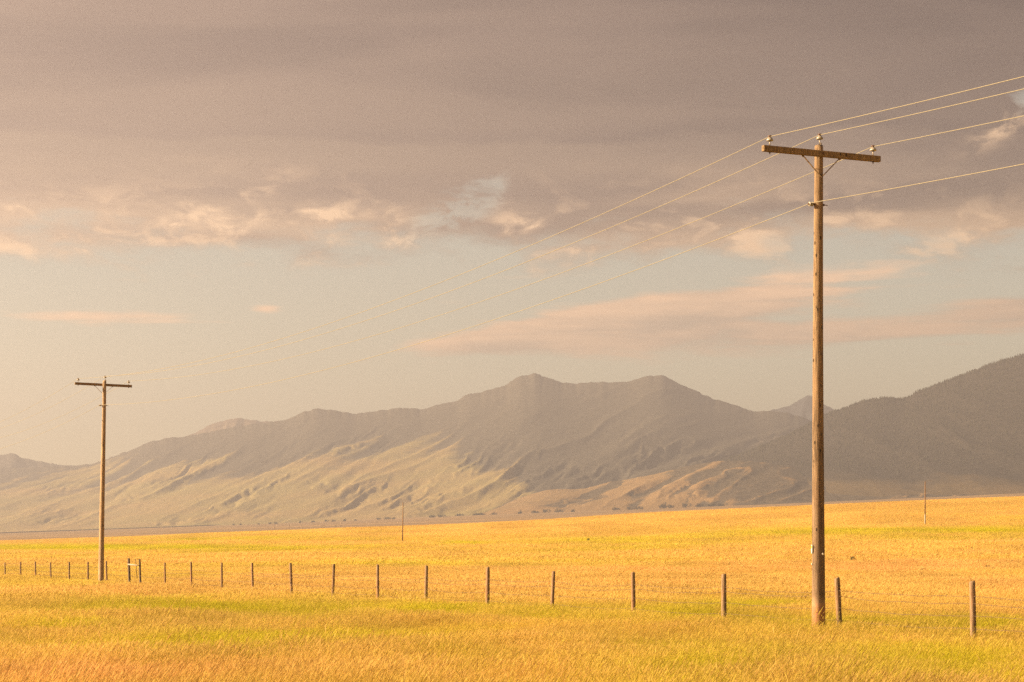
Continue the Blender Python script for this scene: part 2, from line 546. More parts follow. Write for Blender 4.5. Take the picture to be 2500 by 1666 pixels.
def PK(px, py):
    """the peach-coloured stand of ripe grass at the near left"""
    return np.exp(-((px - 110) / 330) ** 2 - ((py - 1660) / 44) ** 2) + 0.6 * np.exp(-((px - 800) / 420) ** 2 - ((py - 1655) / 36) ** 2)


def cover(x, y):
    px, py = ground_map(x, y)
    n = fbm(x / 2.2, y / 3.5, 3, 21)
    n2 = fbm(x / (14 + y * 0.12), y / (9 + y * 0.07), 3, 31)
    n3 = fbm(x / 0.7, y / 0.9, 2, 51)
    wx = (fbm(x / 6, y / 8, 3, 61) - 0.5) * 240
    wy = (fbm(x / 6, y / 8, 3, 71) - 0.5) * 26 * np.clip(45 / np.maximum(y, 1), 0.08, 1)
    g = np.zeros_like(px)
    p = np.zeros_like(px)
    for (a, b, rx, ry, w) in PATCH_G:
        g = g + w * np.exp(-((px + wx - a) / rx) ** 2 - ((py + wy - b) / ry) ** 2)
    for (a, b, rx, ry, w) in PATCH_P:
        p = p + w * np.exp(-((px + wx - a) / rx) ** 2 - ((py + wy - b) / ry) ** 2)
    g = np.clip(g * (0.35 + 1.4 * n) + 0.45 * sstep(0.50, 0.72, n2) * (0.4 + n) + 0.35 * sstep(0.55, 0.8, n3) * sstep(90, 30, y), 0, 1)
    g = g * (1 - 0.75 * np.clip(PK(px + wx, py + wy), 0, 1))
    p = np.clip(p * (0.5 + 1.0 * n) + 0.35 * sstep(0.60, 0.8, n3) + 0.3 * sstep(0.55, 0.75, fbm(x / 8, y / 20, 3, 91)), 0, 1) * (1 - 0.6 * g)
    return g, p


def grid_sheet(name, xs, ys, zfun, material, attrs=None):
    X, Y = np.meshgrid(xs, ys)
    Z = zfun(X, Y)
    n, k_ = len(xs), len(ys)
    V = np.stack([X.ravel(), Y.ravel(), Z.ravel()], 1)
    i = (np.arange(k_ - 1)[:, None] * n + np.arange(n - 1)[None, :]).ravel()
    Fc = np.stack([i, i + 1, i + n + 1, i + n], 1)
    me = bpy.data.meshes.new(name)
    me.from_pydata(V.tolist(), [], Fc.tolist())
    me.materials.append(material)
    me.polygons.foreach_set('use_smooth', [True] * len(me.polygons))
    for an, fn in (attrs or {}).items():
        at = me.attributes.new(an, 'FLOAT', 'POINT')
        at.data.foreach_set('value', np.asarray(fn(X, Y), dtype=np.float32).ravel())
    me.update()
    return link(bpy.data.objects.new(name, me))


def sym(lim, n, pw=2.2):
    t = np.linspace(-1, 1, n)
    return np.sign(t) * np.abs(t) ** pw * lim


field = grid_sheet('field', sym(900, 220, 1.8), np.concatenate([np.linspace(-280, 0, 20), np.linspace(4, 200, 110), np.geomspace(204, 1150, 130)]),
                   field_z, field_material(), {'green': lambda x, y: cover(x, y)[0], 'pink': lambda x, y: cover(x, y)[1]})
tag(field, kind='structure')
plain = grid_sheet('plain', sym(5300, 160, 1.3), np.concatenate([np.linspace(-400, 900, 12), np.geomspace(960, 10900, 110)]), plain_z, plain_material())
tag(plain, kind='structure')


# ------------------------------------------------------------------ mountains
def mountain(name, prof, y_ridge, y_foot, material, forest, amp=0.16, skew=1.6, freq=0.011, nv=110, step_px=3.5, seed=1, power=1.15,
             rock=None, x_lim=None, back=900.0, rough_px=1.2, spur=1.0, foot_drop=3.0, fine=1.0):
    """a range built as terrain from its foot to its crest and down the far side, with spurs running down the slope"""
    prof = np.array(prof, float)
    xs = np.arange(prof[0, 0], prof[-1, 0] + 0.1, step_px)
    yp = np.interp(xs, prof[:, 0], prof[:, 1])
    kx = np.arange(-6, 7) * step_px                                   # round the polyline off a little
    kw = np.exp(-(kx / 7.0) ** 2)
    kw /= kw.sum()
    yp = np.convolve(np.pad(yp, 6, mode='edge'), kw, 'valid')
    y_jag = (fbm(xs / 13, xs * 0 + seed, 4, seed + 40, 0.6) - 0.5) * 5.0 * rough_px
    u = (xs - CX) / F
    v = np.linspace(0, 1, nv)
    U, V = np.meshgrid(u, v)
    XS = np.meshgrid(xs, v)[0]
    Yd = y_foot + (y_ridge - y_foot) * V
    zr = EYE + (HZ - yp) / F * y_ridge
    jag = -y_jag / F * y_ridge
    kw2 = np.exp(-(np.arange(-60, 61) * step_px / 75.0) ** 2)
    kw2 /= kw2.sum()
    zr_s = np.convolve(np.pad(zr, 60, mode='edge'), kw2, 'valid')
    Xw = U * Yd
    zfoot = plain_z(U * y_foot, np.full_like(U, y_foot)) - foot_drop
    wv = V ** 5
    H = np.maximum(zr_s[None, :] * (1 - wv) + zr[None, :] * wv - zfoot, 5.0)
    s = XS * freq + skew * (1 - V) + (fbm(XS * freq * 0.9, V * 2.2, 3, seed) - 0.5) * 0.75
    r1 = 1 - np.abs(2 * (fbm(s, V * 0.9 + 3, 2, seed + 5)) - 1) ** 0.9
    s2 = XS * freq * 2.9 + skew * 2.2 * (1 - V) + (fbm(XS * freq * 2.5, V * 4, 3, seed + 9) - 0.5) * 0.9
    r2 = 1 - np.abs(2 * fbm(s2, V * 2.5, 2, seed + 12) - 1)
    s2 = s2 + (fbm(XS * freq * 5.0 + 3 * V, V * 16, 3, seed + 27) - 0.5) * 0.9
    r2 = 1 - np.abs(2 * fbm(s2, V * 4.5, 2, seed + 12) - 1)
    patchy = sstep(0.30, 0.68, fbm(XS * freq * 0.8 + 4, V * 4, 2, seed + 33)) * 1.5 + 0.25
    r2 = 0.75 + (r2 - 0.75) * patchy
    det = fbm(s * 2.5 + 11, V * 26, 4, seed + 20) - 0.5
    env = V ** 0.8 * (1 - V) ** 1.1 * 2.9
    base = V ** power
    z = zfoot + H * (base + amp * env * ((r1 - 0.80) * 1.7 * spur * (0.5 + 0.5 * patchy) + (r2 - 0.75) * 1.0 * fine + det * 0.45 * fine))
    e_line = (zr[None, :] - EYE) / y_ridge                             # keep the slope below the crest line
    z = np.minimum(z, EYE + e_line * Yd * (0.90 + 0.10 * V) - (1 - V) * 4.0)
    z = np.maximum(z, zfoot) + jag[None, :] * V ** 14
    fo = forest(XS, HZ - (z - EYE) / Yd * F, V, r1, r2)
    rk = np.zeros_like(z) if rock is None else rock(XS, HZ - (z - EYE) / Yd * F, V)
    vb = np.linspace(0, 1, 10)[1:]
    Ub = np.meshgrid(u, vb)[0]
    Vb = np.meshgrid(u, vb)[1]
    Yb = y_ridge + back * Vb
    zb = zr[None, :] - (zr[None, :] - 20) * Vb ** 0.9 + jag[None, :] * (1 - Vb) ** 6
    allX = np.concatenate([Xw, Ub * y_ridge])
    allY = np.concatenate([Yd, Yb])
    allZ = np.concatenate([z, zb])
    allF = np.concatenate([fo, np.repeat(fo[-1:], 9, 0)])
    allR = np.concatenate([rk, np.repeat(rk[-1:], 9, 0)])
    n, k_ = len(xs), allX.shape[0]
    i = (np.arange(k_ - 1)[:, None] * n + np.arange(n - 1)[None, :]).ravel()
    me = bpy.data.meshes.new(name)
    me.from_pydata(np.stack([allX.ravel(), allY.ravel(), allZ.ravel()], 1).tolist(), [], np.stack([i, i + 1, i + n + 1, i + n], 1).tolist())
    me.materials.append(material)
    me.polygons.foreach_set('use_smooth', [True] * len(me.polygons))
    for an, arr in (('forest', allF), ('rock', allR)):
        at = me.attributes.new(an, 'FLOAT', 'POINT')
        at.data.foreach_set('value', arr.astype(np.float32).ravel())
    me.update()
    o = link(bpy.data.objects.new(name, me))
    tag(o, kind='structure')
    return o, (Xw, Yd, z, fo)


S = 1.0625                         # readings below were taken on a 2353 px wide view


def pr(pts):
    return [(a * S, b * S) for a, b in pts]


mm_main = mountain_material('grass_forest_shade_slopes', (0.295, 0.212, 0.092), (0.25, 0.208, 0.085), (0.050, 0.045, 0.036), (0.16, 0.12, 0.09))  # dark tone is forest with the cloud shadow put into its colour
mm_far = mountain_material('far_range', (0.22, 0.17, 0.11), (0.20, 0.16, 0.10), (0.060, 0.055, 0.048), (0.13, 0.10, 0.08))
mm_blue = mountain_material('blue_peak', (0.05, 0.055, 0.065), (0.045, 0.05, 0.06), (0.030, 0.034, 0.042), (0.1, 0.1, 0.1))
mm_right = mountain_material('conifer_slopes', (0.12, 0.085, 0.042), (0.09, 0.068, 0.034), (0.022, 0.019, 0.015), (0.3, 0.24, 0.17))
mm_foot = mountain_material('dry_foothills', (0.27, 0.172, 0.078), (0.215, 0.145, 0.067), (0.055, 0.044, 0.030), (0.3, 0.24, 0.17))


def forest_shade_main(xs, ys, v, r1, r2):
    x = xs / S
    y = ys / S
    line = np.interp(x, [-400, 0, 250, 430, 520, 600, 800, 900, 1000, 1100, 1180, 1240, 1300, 1700], [1130, 1125, 1085, 1075, 1075, 1085, 1045, 1030, 1025, 1045, 1075, 1120, 1200, 1300])  # lower edge of the forest, following a cloud shadow painted into the cover
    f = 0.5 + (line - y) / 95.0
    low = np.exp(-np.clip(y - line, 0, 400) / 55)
    f = f + ((0.80 - r1) * 1.1 + (0.72 - r2) * 0.35) * (0.30 + 0.9 * low) + 0.12 * (1 - low)                        # the dark cover is denser in gullies than on spurs
    st = np.exp(-((x - 440) / 90) ** 2 - ((y - (1075 - (x - 440) * 0.22)) / 14) ** 2)  # sunlit streak painted as a lighter gap in the dark cover
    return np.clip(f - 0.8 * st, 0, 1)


main_prof = pr([(-420, 1100), (-200, 1080), (0, 1078), (120, 1072), (180, 1070), (210, 1066), (245, 1055), (300, 1035), (345, 1015), (400, 1005), (430, 1003), (470, 995),
                (520, 985), (580, 975), (650, 966), (680, 955), (700, 946), (730, 938), (760, 943), (815, 951), (870, 945), (910, 938), (935, 937), (970, 941),
                (1000, 932), (1030, 925), (1050, 921), (1065, 911), (1080, 904), (1110, 901), (1135, 894), (1160, 886), (1180, 873), (1200, 862), (1215, 863), (1230, 858),
                (1260, 869), (1290, 879), (1320, 882), (1385, 877), (1410, 880), (1455, 875), (1480, 866), (1520, 861), (1550, 876), (1600, 899),
                (1640, 917), (1670, 925), (1700, 936), (1730, 945), (1770, 944), (1800, 948), (1840, 956), (1900, 985), (2000, 1030), (2200, 1100), (2500, 1150)])
mountain('mountain_range', main_prof, 8200, 5000, mm_main, forest_shade_main, amp=0.038, skew=6.2, freq=0.0085, seed=3, power=1.35, nv=190, fine=0.62, foot_drop=1.0)

right_prof = pr([(1330, 1140), (1400, 1126), (1500, 1105), (1600, 1080), (1700, 1046), (1760, 1022), (1800, 1005), (1850, 980), (1885, 958), (1920, 945), (1950, 935),
                 (1985, 922), (2010, 917), (2040, 914), (2060, 918), (2080, 917), (2110, 900), (2145, 887), (2180, 873), (2250, 848), (2300, 829), (2353, 815),
                 (2420, 795), (2520, 780), (2700, 770), (2900, 790)])


def forest_right(xs, ys, v, r1, r2):
    y = ys / S
    return np.clip(0.45 + (1110 - y) / 90 + (0.78 - r1) * 0.3, 0, 1.0)


_, D = mountain('mountain', right_prof, 6100, 4960, mm_right, forest_right, amp=0.05, skew=-3.0, freq=0.006, seed=11, power=1.0, nv=90, fine=0.3)

foot_prof = pr([(930, 1188), (1000, 1184), (1060, 1180), (1120, 1172), (1180, 1149), (1230, 1133), (1262, 1125), (1330, 1124), (1345, 1123), (1400, 1108), (1440, 1102), (1500, 1091),
                (1560, 1076), (1600, 1067), (1640, 1060), (1700, 1058), (1780, 1066), (1850, 1078), (1950, 1094), (2100, 1112), (2353, 1124), (2600, 1126)])


def forest_foot(xs, ys, v, r1, r2):
    x = xs / S
    return np.clip((0.74 - r1) * 1.6 + (0.66 - r2) * 0.8 + 0.55 * sstep(1450, 1650, x) + 0.35 * sstep(1560, 1750, x) + 0.1, 0, 1)


mountain('foothills', foot_prof, 5450, 4900, mm_foot, forest_foot, amp=0.13, skew=2.2, freq=0.0105, seed=23, fine=0.3, power=0.85, nv=70, rough_px=0.6, step_px=3.0)

mountain('distant_ridge', pr([(-420, 1070), (-200, 1058), (-80, 1052), (0, 1045), (28, 1042), (60, 1055), (120, 1066), (180, 1071), (240, 1082), (330, 1100)]),
         9000, 7600, mm_far, lambda xs, ys, v, r1, r2: np.clip(0.75 + (0.8 - r1), 0, 1), amp=0.15, seed=31, nv=40)
mountain('distant_peak', pr([(330, 1040), (430, 1003), (460, 988), (490, 973), (520, 965), (545, 960), (570, 965), (600, 969), (650, 968), (720, 985), (800, 1000)]),
         9800, 8900, mm_far, lambda xs, ys, v, r1, r2: np.clip(0.15 + (0.8 - r1), 0, 1), amp=0.2, seed=37, nv=40,
         rock=lambda xs, ys, v: np.clip(v * 1.2, 0, 1))
mountain('distant_peak', pr([(1690, 985), (1760, 947), (1790, 938), (1815, 933), (1835, 921), (1850, 911), (1860, 908), (1870, 913), (1885, 924), (1920, 944), (1980, 980)]),
         10000, 9000, mm_blue, lambda xs, ys, v, r1, r2: np.clip(0.8 + (0.8 - r1), 0, 1), amp=0.12, seed=41, nv=40)


# conifers on the right-hand mountain: thousands of small trees reading as one forest
def conifer_forest():
    X, Y, Z, fo = D
    rng = np.random.default_rng(5)
    nv, nu = X.shape
    vs, fs = [], []

    def cone(x, y, z, h, r):
        b = len(vs)
        t0 = rng.uniform(0, 1.5)
        for q in range(4):
            a = t0 + q * math.pi / 2
            vs.append((x + r * math.cos(a), y + r * math.sin(a), z - 0.5))
        vs.append((x, y, z + h))
        for q in range(4):
            fs.append((b + q, b + (q + 1) % 4, b + 4))
    for _ in range(7000):
        i = int(nv * (1 - rng.uniform(0, 1) ** 1.6 * 0.75)) - 1
        j = rng.integers(0, nu - 1)
        if fo[i, j] < rng.uniform(0.35, 0.9):
            continue
        t = rng.uniform()
        x = X[i, j] * (1 - t) + X[i, j + 1] * t
        y = Y[i, j] + rng.uniform(-6, 6)
        z = Z[i, j] * (1 - t) + Z[i, j + 1] * t
        cone(x, y, z, rng.uniform(5, 10), rng.uniform(1.6, 2.8))
    for j in range(nu - 1):                                              # along the crest
        for _ in range(3):
            t = rng.uniform()
            cone(X[-1, j] * (1 - t) + X[-1, j + 1] * t, Y[-1, j] + rng.uniform(-8, 4), Z[-1, j] * (1 - t) + Z[-1, j + 1] * t - 1, rng.uniform(3, 9), rng.uniform(1.5, 2.6))
    m, T = mat('conifer')
    oi = T.new('ShaderNodeNewGeometry')
    n = T.noise(oi.outputs['Position'], 0.08, 3.0, 0.6)
    finish(m, T, T.mix(n, (0.022, 0.022, 0.014), (0.055, 0.050, 0.030)), 0.9, 0.1)
    o = mesh_obj('conifer_forest', vs, fs, m)
    tag(o, kind='stuff')


conifer_forest()

# low dark line of an embankment across the far plain
line_px = [(-260, 1309), (0, 1301), (240, 1292.5), (420, 1286), (650, 1277), (980, 1265.5), (1200, 1257.5), (1500, 1247)]
b = MB()
pts = []
for (px, py) in line_px:
    p = at_px(px, py + 1.5, plain_z, 1500, 6000)
    pts.append(p)
vs, fs = [], []
for p in pts:
    vs += [(p.x, p.y - 4, p.z - 0.5), (p.x, p.y - 1.2, p.z + 1.9), (p.x, p.y + 1.2, p.z + 1.9), (p.x, p.y + 4, p.z - 0.5)]
for i in range(len(pts) - 1):
    for q in range(3):
        fs.append((i * 4 + q, (i + 1) * 4 + q, (i + 1) * 4 + q + 1, i * 4 + q + 1))
tag(mesh_obj('embankment', vs, fs, plain_mat('embankment_soil', (0.17, 0.12, 0.07), 0.95, 0.05)), kind='structure')

# ------------------------------------------------------------------ air
hz = MB()
hz.box((0, 5220, 385), (11200, 11500, 782))
m, T = mat('haze_air')
pv = T.new('ShaderNodeVolumePrincipled')
pv.inputs['Color'].default_value = (0.84, 0.855, 1.0, 1.0)
pv.inputs['Density'].default_value = 1.5e-4
pv.inputs['Anisotropy'].default_value = 0.55
out = T.new('ShaderNodeOutputMaterial')
T.put(out.inputs['Volume'], pv.outputs[0])
tag(hz.build('haze', m), kind='stuff')

# ------------------------------------------------------------------ utility poles
A_LINE = R(24.4)
POLE_A = Vector((6.11, 40.85, 0.0))
POLE_B = Vector((-19.55, 97.4, 0.0))
SPAN = POLE_B - POLE_A
ax_arm = Vector((math.cos(A_LINE), math.sin(A_LINE), 0))
ax_out = Vector((math.sin(A_LINE), -math.cos(A_LINE), 0))       # along the line, towards the camera


def pole_shaft(h, r0, r1, seed):
    rng = random.Random(seed)
    b = MB()
    n, rings = 20, 26
    vs, fs = [], []
    ph = [rng.uniform(0, 6.28) for _ in range(4)]
    for i in range(rings):
        t = i / (rings - 1)
        z = -0.4 + (h + 0.4) * t
        r = r0 + (r1 - r0) * (t ** 0.85)
        wx, wy = 0.012 * math.sin(t * 5 + ph[0]), 0.012 * math.sin(t * 4 + ph[1])
        for q in range(n):
            a = 2 * math.pi * q / n
            rr = r * (1 + 0.025 * math.sin(3 * a + ph[2] + t * 2) + 0.02 * math.sin(5 * a + ph[3] - t * 3))
            if math.sin(a * 1.0 - 0.4) < -0.965:
                rr *= 0.90                                               # a long drying crack
            zz = z - (0.05 * (rr * math.cos(a + 2.2) / r) if i == rings - 1 else 0)
            vs.append((wx + rr * math.cos(a), wy + rr * math.sin(a), zz))
    for i in range(rings - 1):
        for q in range(n):
            r_ = (q + 1) % n
            fs.append((i * n + q, i * n + r_, (i + 1) * n + r_, (i + 1) * n + q))
    fs.append(tuple((rings - 1) * n + q for q in range(n)))
    b._add(vs, fs)
    return b


def bell(parent, loc, pin_h, name='insulator'):
    """pin insulator: porcelain skirt, brown head with a tie groove, on a steel pin"""
    b = MB()
    b.lathe(loc, [(0.022, 0.014), (0.055, 0.0), (0.066, 0.002), (0.068, 0.014), (0.064, 0.032), (0.054, 0.048), (0.036, 0.060), (0.030, 0.068)], 18)
    o = b.build(name, M['porcelain'], parent, True)
    b = MB()
    b.lathe(loc, [(0.034, 0.0685), (0.028, 0.076), (0.028, 0.084), (0.042, 0.089), (0.043, 0.102), (0.032, 0.110), (0.010, 0.113)], 16)
    b.build('insulator_head', M['glaze'], o, True)
    b = MB()
    b.tube([(loc[0], loc[1], loc[2] - pin_h), (loc[0], loc[1], loc[2] + 0.011)], 0.011, 8)
    b.build('pin', M['steel'], o, True)
    return o


def utility_pole(base, label, lean, arm_side, seed, tags):
    root = empty('utility_pole', base, A_LINE)
    root.rotation_euler = (0, R(lean), A_LINE)
    tag(root, label, 'utility pole', 'utility poles carrying the overhead line')
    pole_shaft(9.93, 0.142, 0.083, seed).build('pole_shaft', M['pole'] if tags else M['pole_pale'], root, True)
    ay = -0.135 * arm_side                                                # the crossarm bolts to one face of the pole
    zc = 9.755
    L = 1.37
    b = MB()
    b.box((0, ay, zc), (2 * L, 0.092, 0.118), None, 0.006)
    arm = b.build('crossarm', M['arm'], root)
    b = MB()
    for sx in (-1.21, 1.21):
        b.tube([(sx, ay, zc - 0.0595), (sx, ay, zc - 0.105)], 0.010, 6)
        b.tube([(sx, ay, zc - 0.0595), (sx, ay, zc - 0.075)], 0.022, 6)
    b.tube([(0, ay - 0.064 * arm_side, zc), (0, ay - 0.0465 * arm_side, zc)], 0.020, 6)
    b.tube([(0, 0.085 * arm_side, zc), (0, 0.15 * arm_side, zc)], 0.011, 6)
    for sx in (-1.31, 1.30):
        b.tube([(sx, ay - 0.053 * arm_side, zc + 0.004), (sx, ay - 0.0465 * arm_side, zc + 0.004)], 0.011, 6)
    tag(b.build('bolt', M['rust'], arm), kind='stuff')
    for sgn in (-1, 1):
        b = MB()
        p0 = Vector((sgn * 0.43, ay + 0.035 * arm_side, zc - 0.055))
        p1 = Vector((sgn * 0.022, -0.112 * arm_side, 9.31))
        d = (p1 - p0)
        rot = d.to_track_quat('Z', 'Y').to_matrix()
        b.box((p0 + p1) / 2, (0.034, 0.012, d.length), rot, 0.002)
        b.box(p0 + Vector((0, -0.004 * arm_side, -0.012)), (0.05, 0.02, 0.04), None, 0.003)
        b.build('brace', M['arm'], root)
    b = MB()
    b.tube([(0, -0.118 * arm_side, 9.305), (0, -0.140 * arm_side, 9.305)], 0.022, 6)
    b.build('bolt', M['rust'], root)
    ins = []
    for sx in (-1.21, 1.21):
        loc = (sx, ay, zc + 0.059 + 0.095)
        bell(root, loc, 0.094)
        ins.append(Vector((sx, ay, loc[2] + 0.088)))
    # ridge pin bracket on top of the pole
    b = MB()
    b.box((0.075, 0.02, 9.88), (0.012, 0.03, 0.26), None, 0.002)
    b.box((0.074, 0.02, 9.985), (0.02, 0.032, 0.03), None, 0.002)
    b.build('pin_bracket', M['steel'], root)
    bell(root, (0.045, 0.02, 10.075), 0.10)
    ins.insert(1, Vector((0.045, 0.02, 10.075 + 0.088)))
    # neutral on a spool at the side
    zs = 8.765
    b = MB()
    b.tube([(-0.235, 0, zs), (0.215, 0, zs)], 0.009, 6)
    b.tube([(0.12, 0, zs), (0.135, 0, zs)], 0.024, 6)
    b.tube([(-0.128, 0, zs), (-0.112, 0, zs)], 0.030, 6)
    b.tube([(-0.236, 0, zs), (-0.222, 0, zs)], 0.022, 6)
    tag(b.build('through_bolt', M['rust'], root), kind='stuff')
    b = MB()
    b.lathe((-0.175, 0, zs), [(0.020, -0.042), (0.044, -0.040), (0.048, -0.028), (0.040, -0.016), (0.026, -0.008), (0.026, 0.008), (0.040, 0.016), (0.048, 0.028), (0.044, 0.040), (0.020, 0.042)], 16, 'x')
    b.build('spool_insulator', M['porcelain'], root, True)
    ins.append(Vector((-0.175, -0.028, zs + 0.02)))
    if tags:
        def on_face(az_cam, z, r, size, name, mt, shape='box'):
            """a small plate on the shaft, az measured from the camera-facing side towards the left"""
            a_w = math.pi * 1.5 - math.atan2(base[0], base[1]) * -1 - az_cam   # world angle of the face
            a_l = a_w - A_LINE
            p = Vector((r * math.cos(a_l), r * math.sin(a_l), z))
            bb = MB()
            if shape == 'box':
                bb.box(p, (0.006, size[0], size[1]), Matrix.Rotation(a_l, 3, 'Z'), 0.001)
            else:
                n = Vector((math.cos(a_l), math.sin(a_l), 0))
                bb.tube([p, p + n * 0.008], size[0], 16)
            return bb.build(name, mt, root)
        zt = lambda py: EYE + (HZ - py) / 122.4
        on_face(R(88), zt(1339), 0.1375, (0.07, 0.135), 'number_plate', M['white_tag'])
        on_face(R(88), zt(1336), 0.1415, (0.045, 0.05), 'number_plate', M['yellow_tag'])
        on_face(R(87), zt(1349), 0.1375, (0.05, 0.04), 'number_plate', M['white_tag'])
        on_face(R(88), zt(1377.5), 0.1385, (0.035, 0.032), 'number_plate', M['white_tag'])
        on_face(R(-24), zt(1353), 0.139, (0.024,), 'disc_tag', M['disc'], 'disc')
        on_face(R(-24), zt(1353), 0.1462, (0.013,), 'disc_tag', M['white_tag'], 'disc')
    bpy.context.view_layer.update()
    return [root.matrix_world @ p for p in ins]


ins_a = utility_pole(POLE_A, 'tall weathered wooden utility pole with crossarm, nearest the camera on the right', 0.0, 1, 4, True)
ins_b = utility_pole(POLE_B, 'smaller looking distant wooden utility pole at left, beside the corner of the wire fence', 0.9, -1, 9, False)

WIRE_LABELS = ['overhead wire tied to the insulator at the left end of the crossarm', 'overhead wire tied to the insulator on top of the pole',
               'overhead wire tied to the insulator at the right end of the crossarm', 'lowest overhead wire, held by the spool below the crossarm']
for i in range(4):
    pa, pb = ins_a[i], ins_b[i]
    pts = []
    sag = 1.05 if i < 3 else 0.95
    dsp = pb - pa
    prev, nxt = pa - (SPAN + Vector((0, 0, 0))), pb + SPAN
    prev.z, nxt.z = pa.z, pb.z
    for (q0, q1, n, first) in ((prev, pa, 40, True), (pa, pb, 50, False), (pb, nxt, 30, False)):
        for j in range(0 if first else 1, n + 1):
            t = j / n
            p = q0.lerp(q1, t)
            p.z -= 4 * sag * t * (1 - t)
            pts.append(p)
    b = MB()
    b.tube(pts, 0.0068, 6)
    tag(b.build('power_line', M['wire'], None, True), WIRE_LABELS[i], 'power line', 'overhead wires between the utility poles')

# ------------------------------------------------------------------ wire fence
POSTS = [  # column, top row, column at the foot, half width (m), kind
    (-27, 1372, -27, .045, 0), (12, 1374, 12.5, .042, 0), (50, 1372, 50, .048, 0), (86.5, 1372, 87, .046, 0), (123.6, 1373.5, 124.5, .044, 0),
    (169, 1372.5, 169, .048, 0), (214.5, 1372.5, 215, .048, 0), (260, 1370.5, 260.5, .047, 0), (315, 1363.5, 316.3, .058, 1), (341.5, 1365.5, 343.5, .050, 1),
    (402.6, 1374, 404, .043, 0), (466.7, 1372, 468, .045, 0), (541.5, 1374, 541.7, .045, 0), (616, 1375, 617.5, .048, 0), (709.8, 1375, 712, .049, 0),
    (814, 1377.5, 811.5, .048, 0), (922.5, 1379, 922.5, .047, 0), (1041, 1381, 1040, .052, 0), (1191, 1385.5, 1189, .055, 0), (1350.5, 1395.5, 1347, .050, 0),
    (1545, 1397.5, 1547.5, .051, 0), (1767.5, 1402.5, 1766, .056, 0), (2044.5, 1411, 2051, .056, 0), (2373.5, 1419.5, 2377, .056, 0), (2800, 1432, 2800, .056, 0)]


def fence_s(x):
    return (1404.5 + 0.0605 * x - HZ) / 1.52


fence = empty('wire_fence', (0, 60, 0))
tag(fence, 'barbed wire fence on dark wooden posts crossing the golden field', 'fence')
fence_inv = Vector((0, -60, 0))


def post_mesh(h, r, lean_x, seed):
    rng = random.Random(seed)
    b = MB()
    n = 12
    vs, fs = [], []
    prof = [(0.0, -0.3, 1.06), (0.2, 0.15, 1.03), (0.5, 0.5, 1.0), (0.8, 0.8, 0.98), (1, 0.985, 0.95), (1, 1.0, 0.80)]
    ph = rng.uniform(0, 6.28)
    for k_, (t, f, rf) in enumerate(prof):
        z = h * f
        for q in range(n):
            a = 2 * math.pi * q / n
            rr = r * rf * (1 + 0.05 * math.sin(2 * a + ph + t) + 0.04 * math.sin(5 * a + ph * 2 + 2 * t))
            zz = z + (0.012 * math.cos(a + ph) if k_ >= 4 else 0)
            vs.append((lean_x * f + rr * math.cos(a) + 0.006 * math.sin(3 * f + ph), rr * math.sin(a), zz))
    for i in range(len(prof) - 1):
        for q in range(n):
            r_ = (q + 1) % n
            fs.append((i * n + q, i * n + r_, (i + 1) * n + r_, (i + 1) * n + q))
    fs.append(tuple((len(prof) - 1) * n + q for q in range(n)))
    b._add(vs, fs)
    return b


post_xy = []
for i, (xt, yt, xb, r, kd) in enumerate(POSTS):
    s = fence_s(xb)
    Y = F / s
    X = (xb - CX) / s
    z0 = float(field_z(np.array([X]), np.array([Y]))[0])
    h = EYE - (yt - HZ) / s - z0
    lean = (xt - xb) / s * 1.25
    o = post_mesh(h, r, lean, i).build('fence_post', M['post_grey'] if kd else M['post'], fence, True)
    o.location = Vector((X, Y, z0)) + fence_inv
    if kd:
        o['label'] = 'thick grey brace post beside the distant utility pole'
    post_xy.append((X + lean * 0.7, Y, z0))
for k_, hgt in enumerate((1.05, 0.93, 0.70, 0.47)):
    b = MB()
    rng = random.Random(k_ + 50)
    pts = []
    for i in range(len(post_xy) - 1):
        p, q = Vector(post_xy[i]), Vector(post_xy[i + 1])
        off = 0.055
        sag = rng.uniform(0.015, 0.07)
        jz = rng.uniform(-0.03, 0.03)
        for j in range(8):
            t = j / 8
            w = p.lerp(q, t)
            pts.append((w.x + off * 0.3, w.y - off, w.z + hgt + (jz if j == 0 else 0) - 4 * sag * t * (1 - t) + (rng.uniform(-0.012, 0.012) if j else 0)))
    pts.append((post_xy[-1][0], post_xy[-1][1] - 0.055, post_xy[-1][2] + hgt))
    b.tube(pts, 0.0050, 4)
    for i in range(len(pts) - 1):                                        # barbs
        p, q = Vector(pts[i]), Vector(pts[i + 1])
        n = max(1, int((q - p).length / 0.16))
        for j in range(n):
            w = p.lerp(q, (j + rng.uniform(0.2, 0.8)) / n)
            d = Vector((rng.uniform(-0.3, 0.3), rng.uniform(-0.3, 0.3), 1)).normalized() * 0.022
            b.tube([w - d, w + d], 0.0028, 3, False)
    o = b.build('barbed_wire', M['barb'], fence)
    o.location = fence_inv
# brace rail and the hanging stay at the corner
pA, pB = Vector(post_xy[8]), Vector(post_xy[9])
s = fence_s(328)
zr_ = EYE - (1378.7 - HZ) / s
b = MB()
b.tube([(pA.x - 0.02, pA.y - 0.09, zr_ + 0.0), (pB.x - 0.08, pB.y - 0.08, zr_ - 0.03)], [0.042, 0.026], 9)
o = b.build('brace_rail', M['rail'], fence, True)
o.location = fence_inv
b = MB()
xs_ = lambda px: (px - CX) / s
b.tube([(xs_(324), pA.y - 0.17, EYE - (1365 - HZ) / s), (xs_(326), pA.y - 0.165, EYE - (1385 - HZ) / s), (xs_(328.2), pA.y - 0.15, EYE - (1413.5 - HZ) / s)], [0.012, 0.015, 0.017], 6)
o = b.build('wire_stay', M['post_grey'], fence, True)
o.location = fence_inv

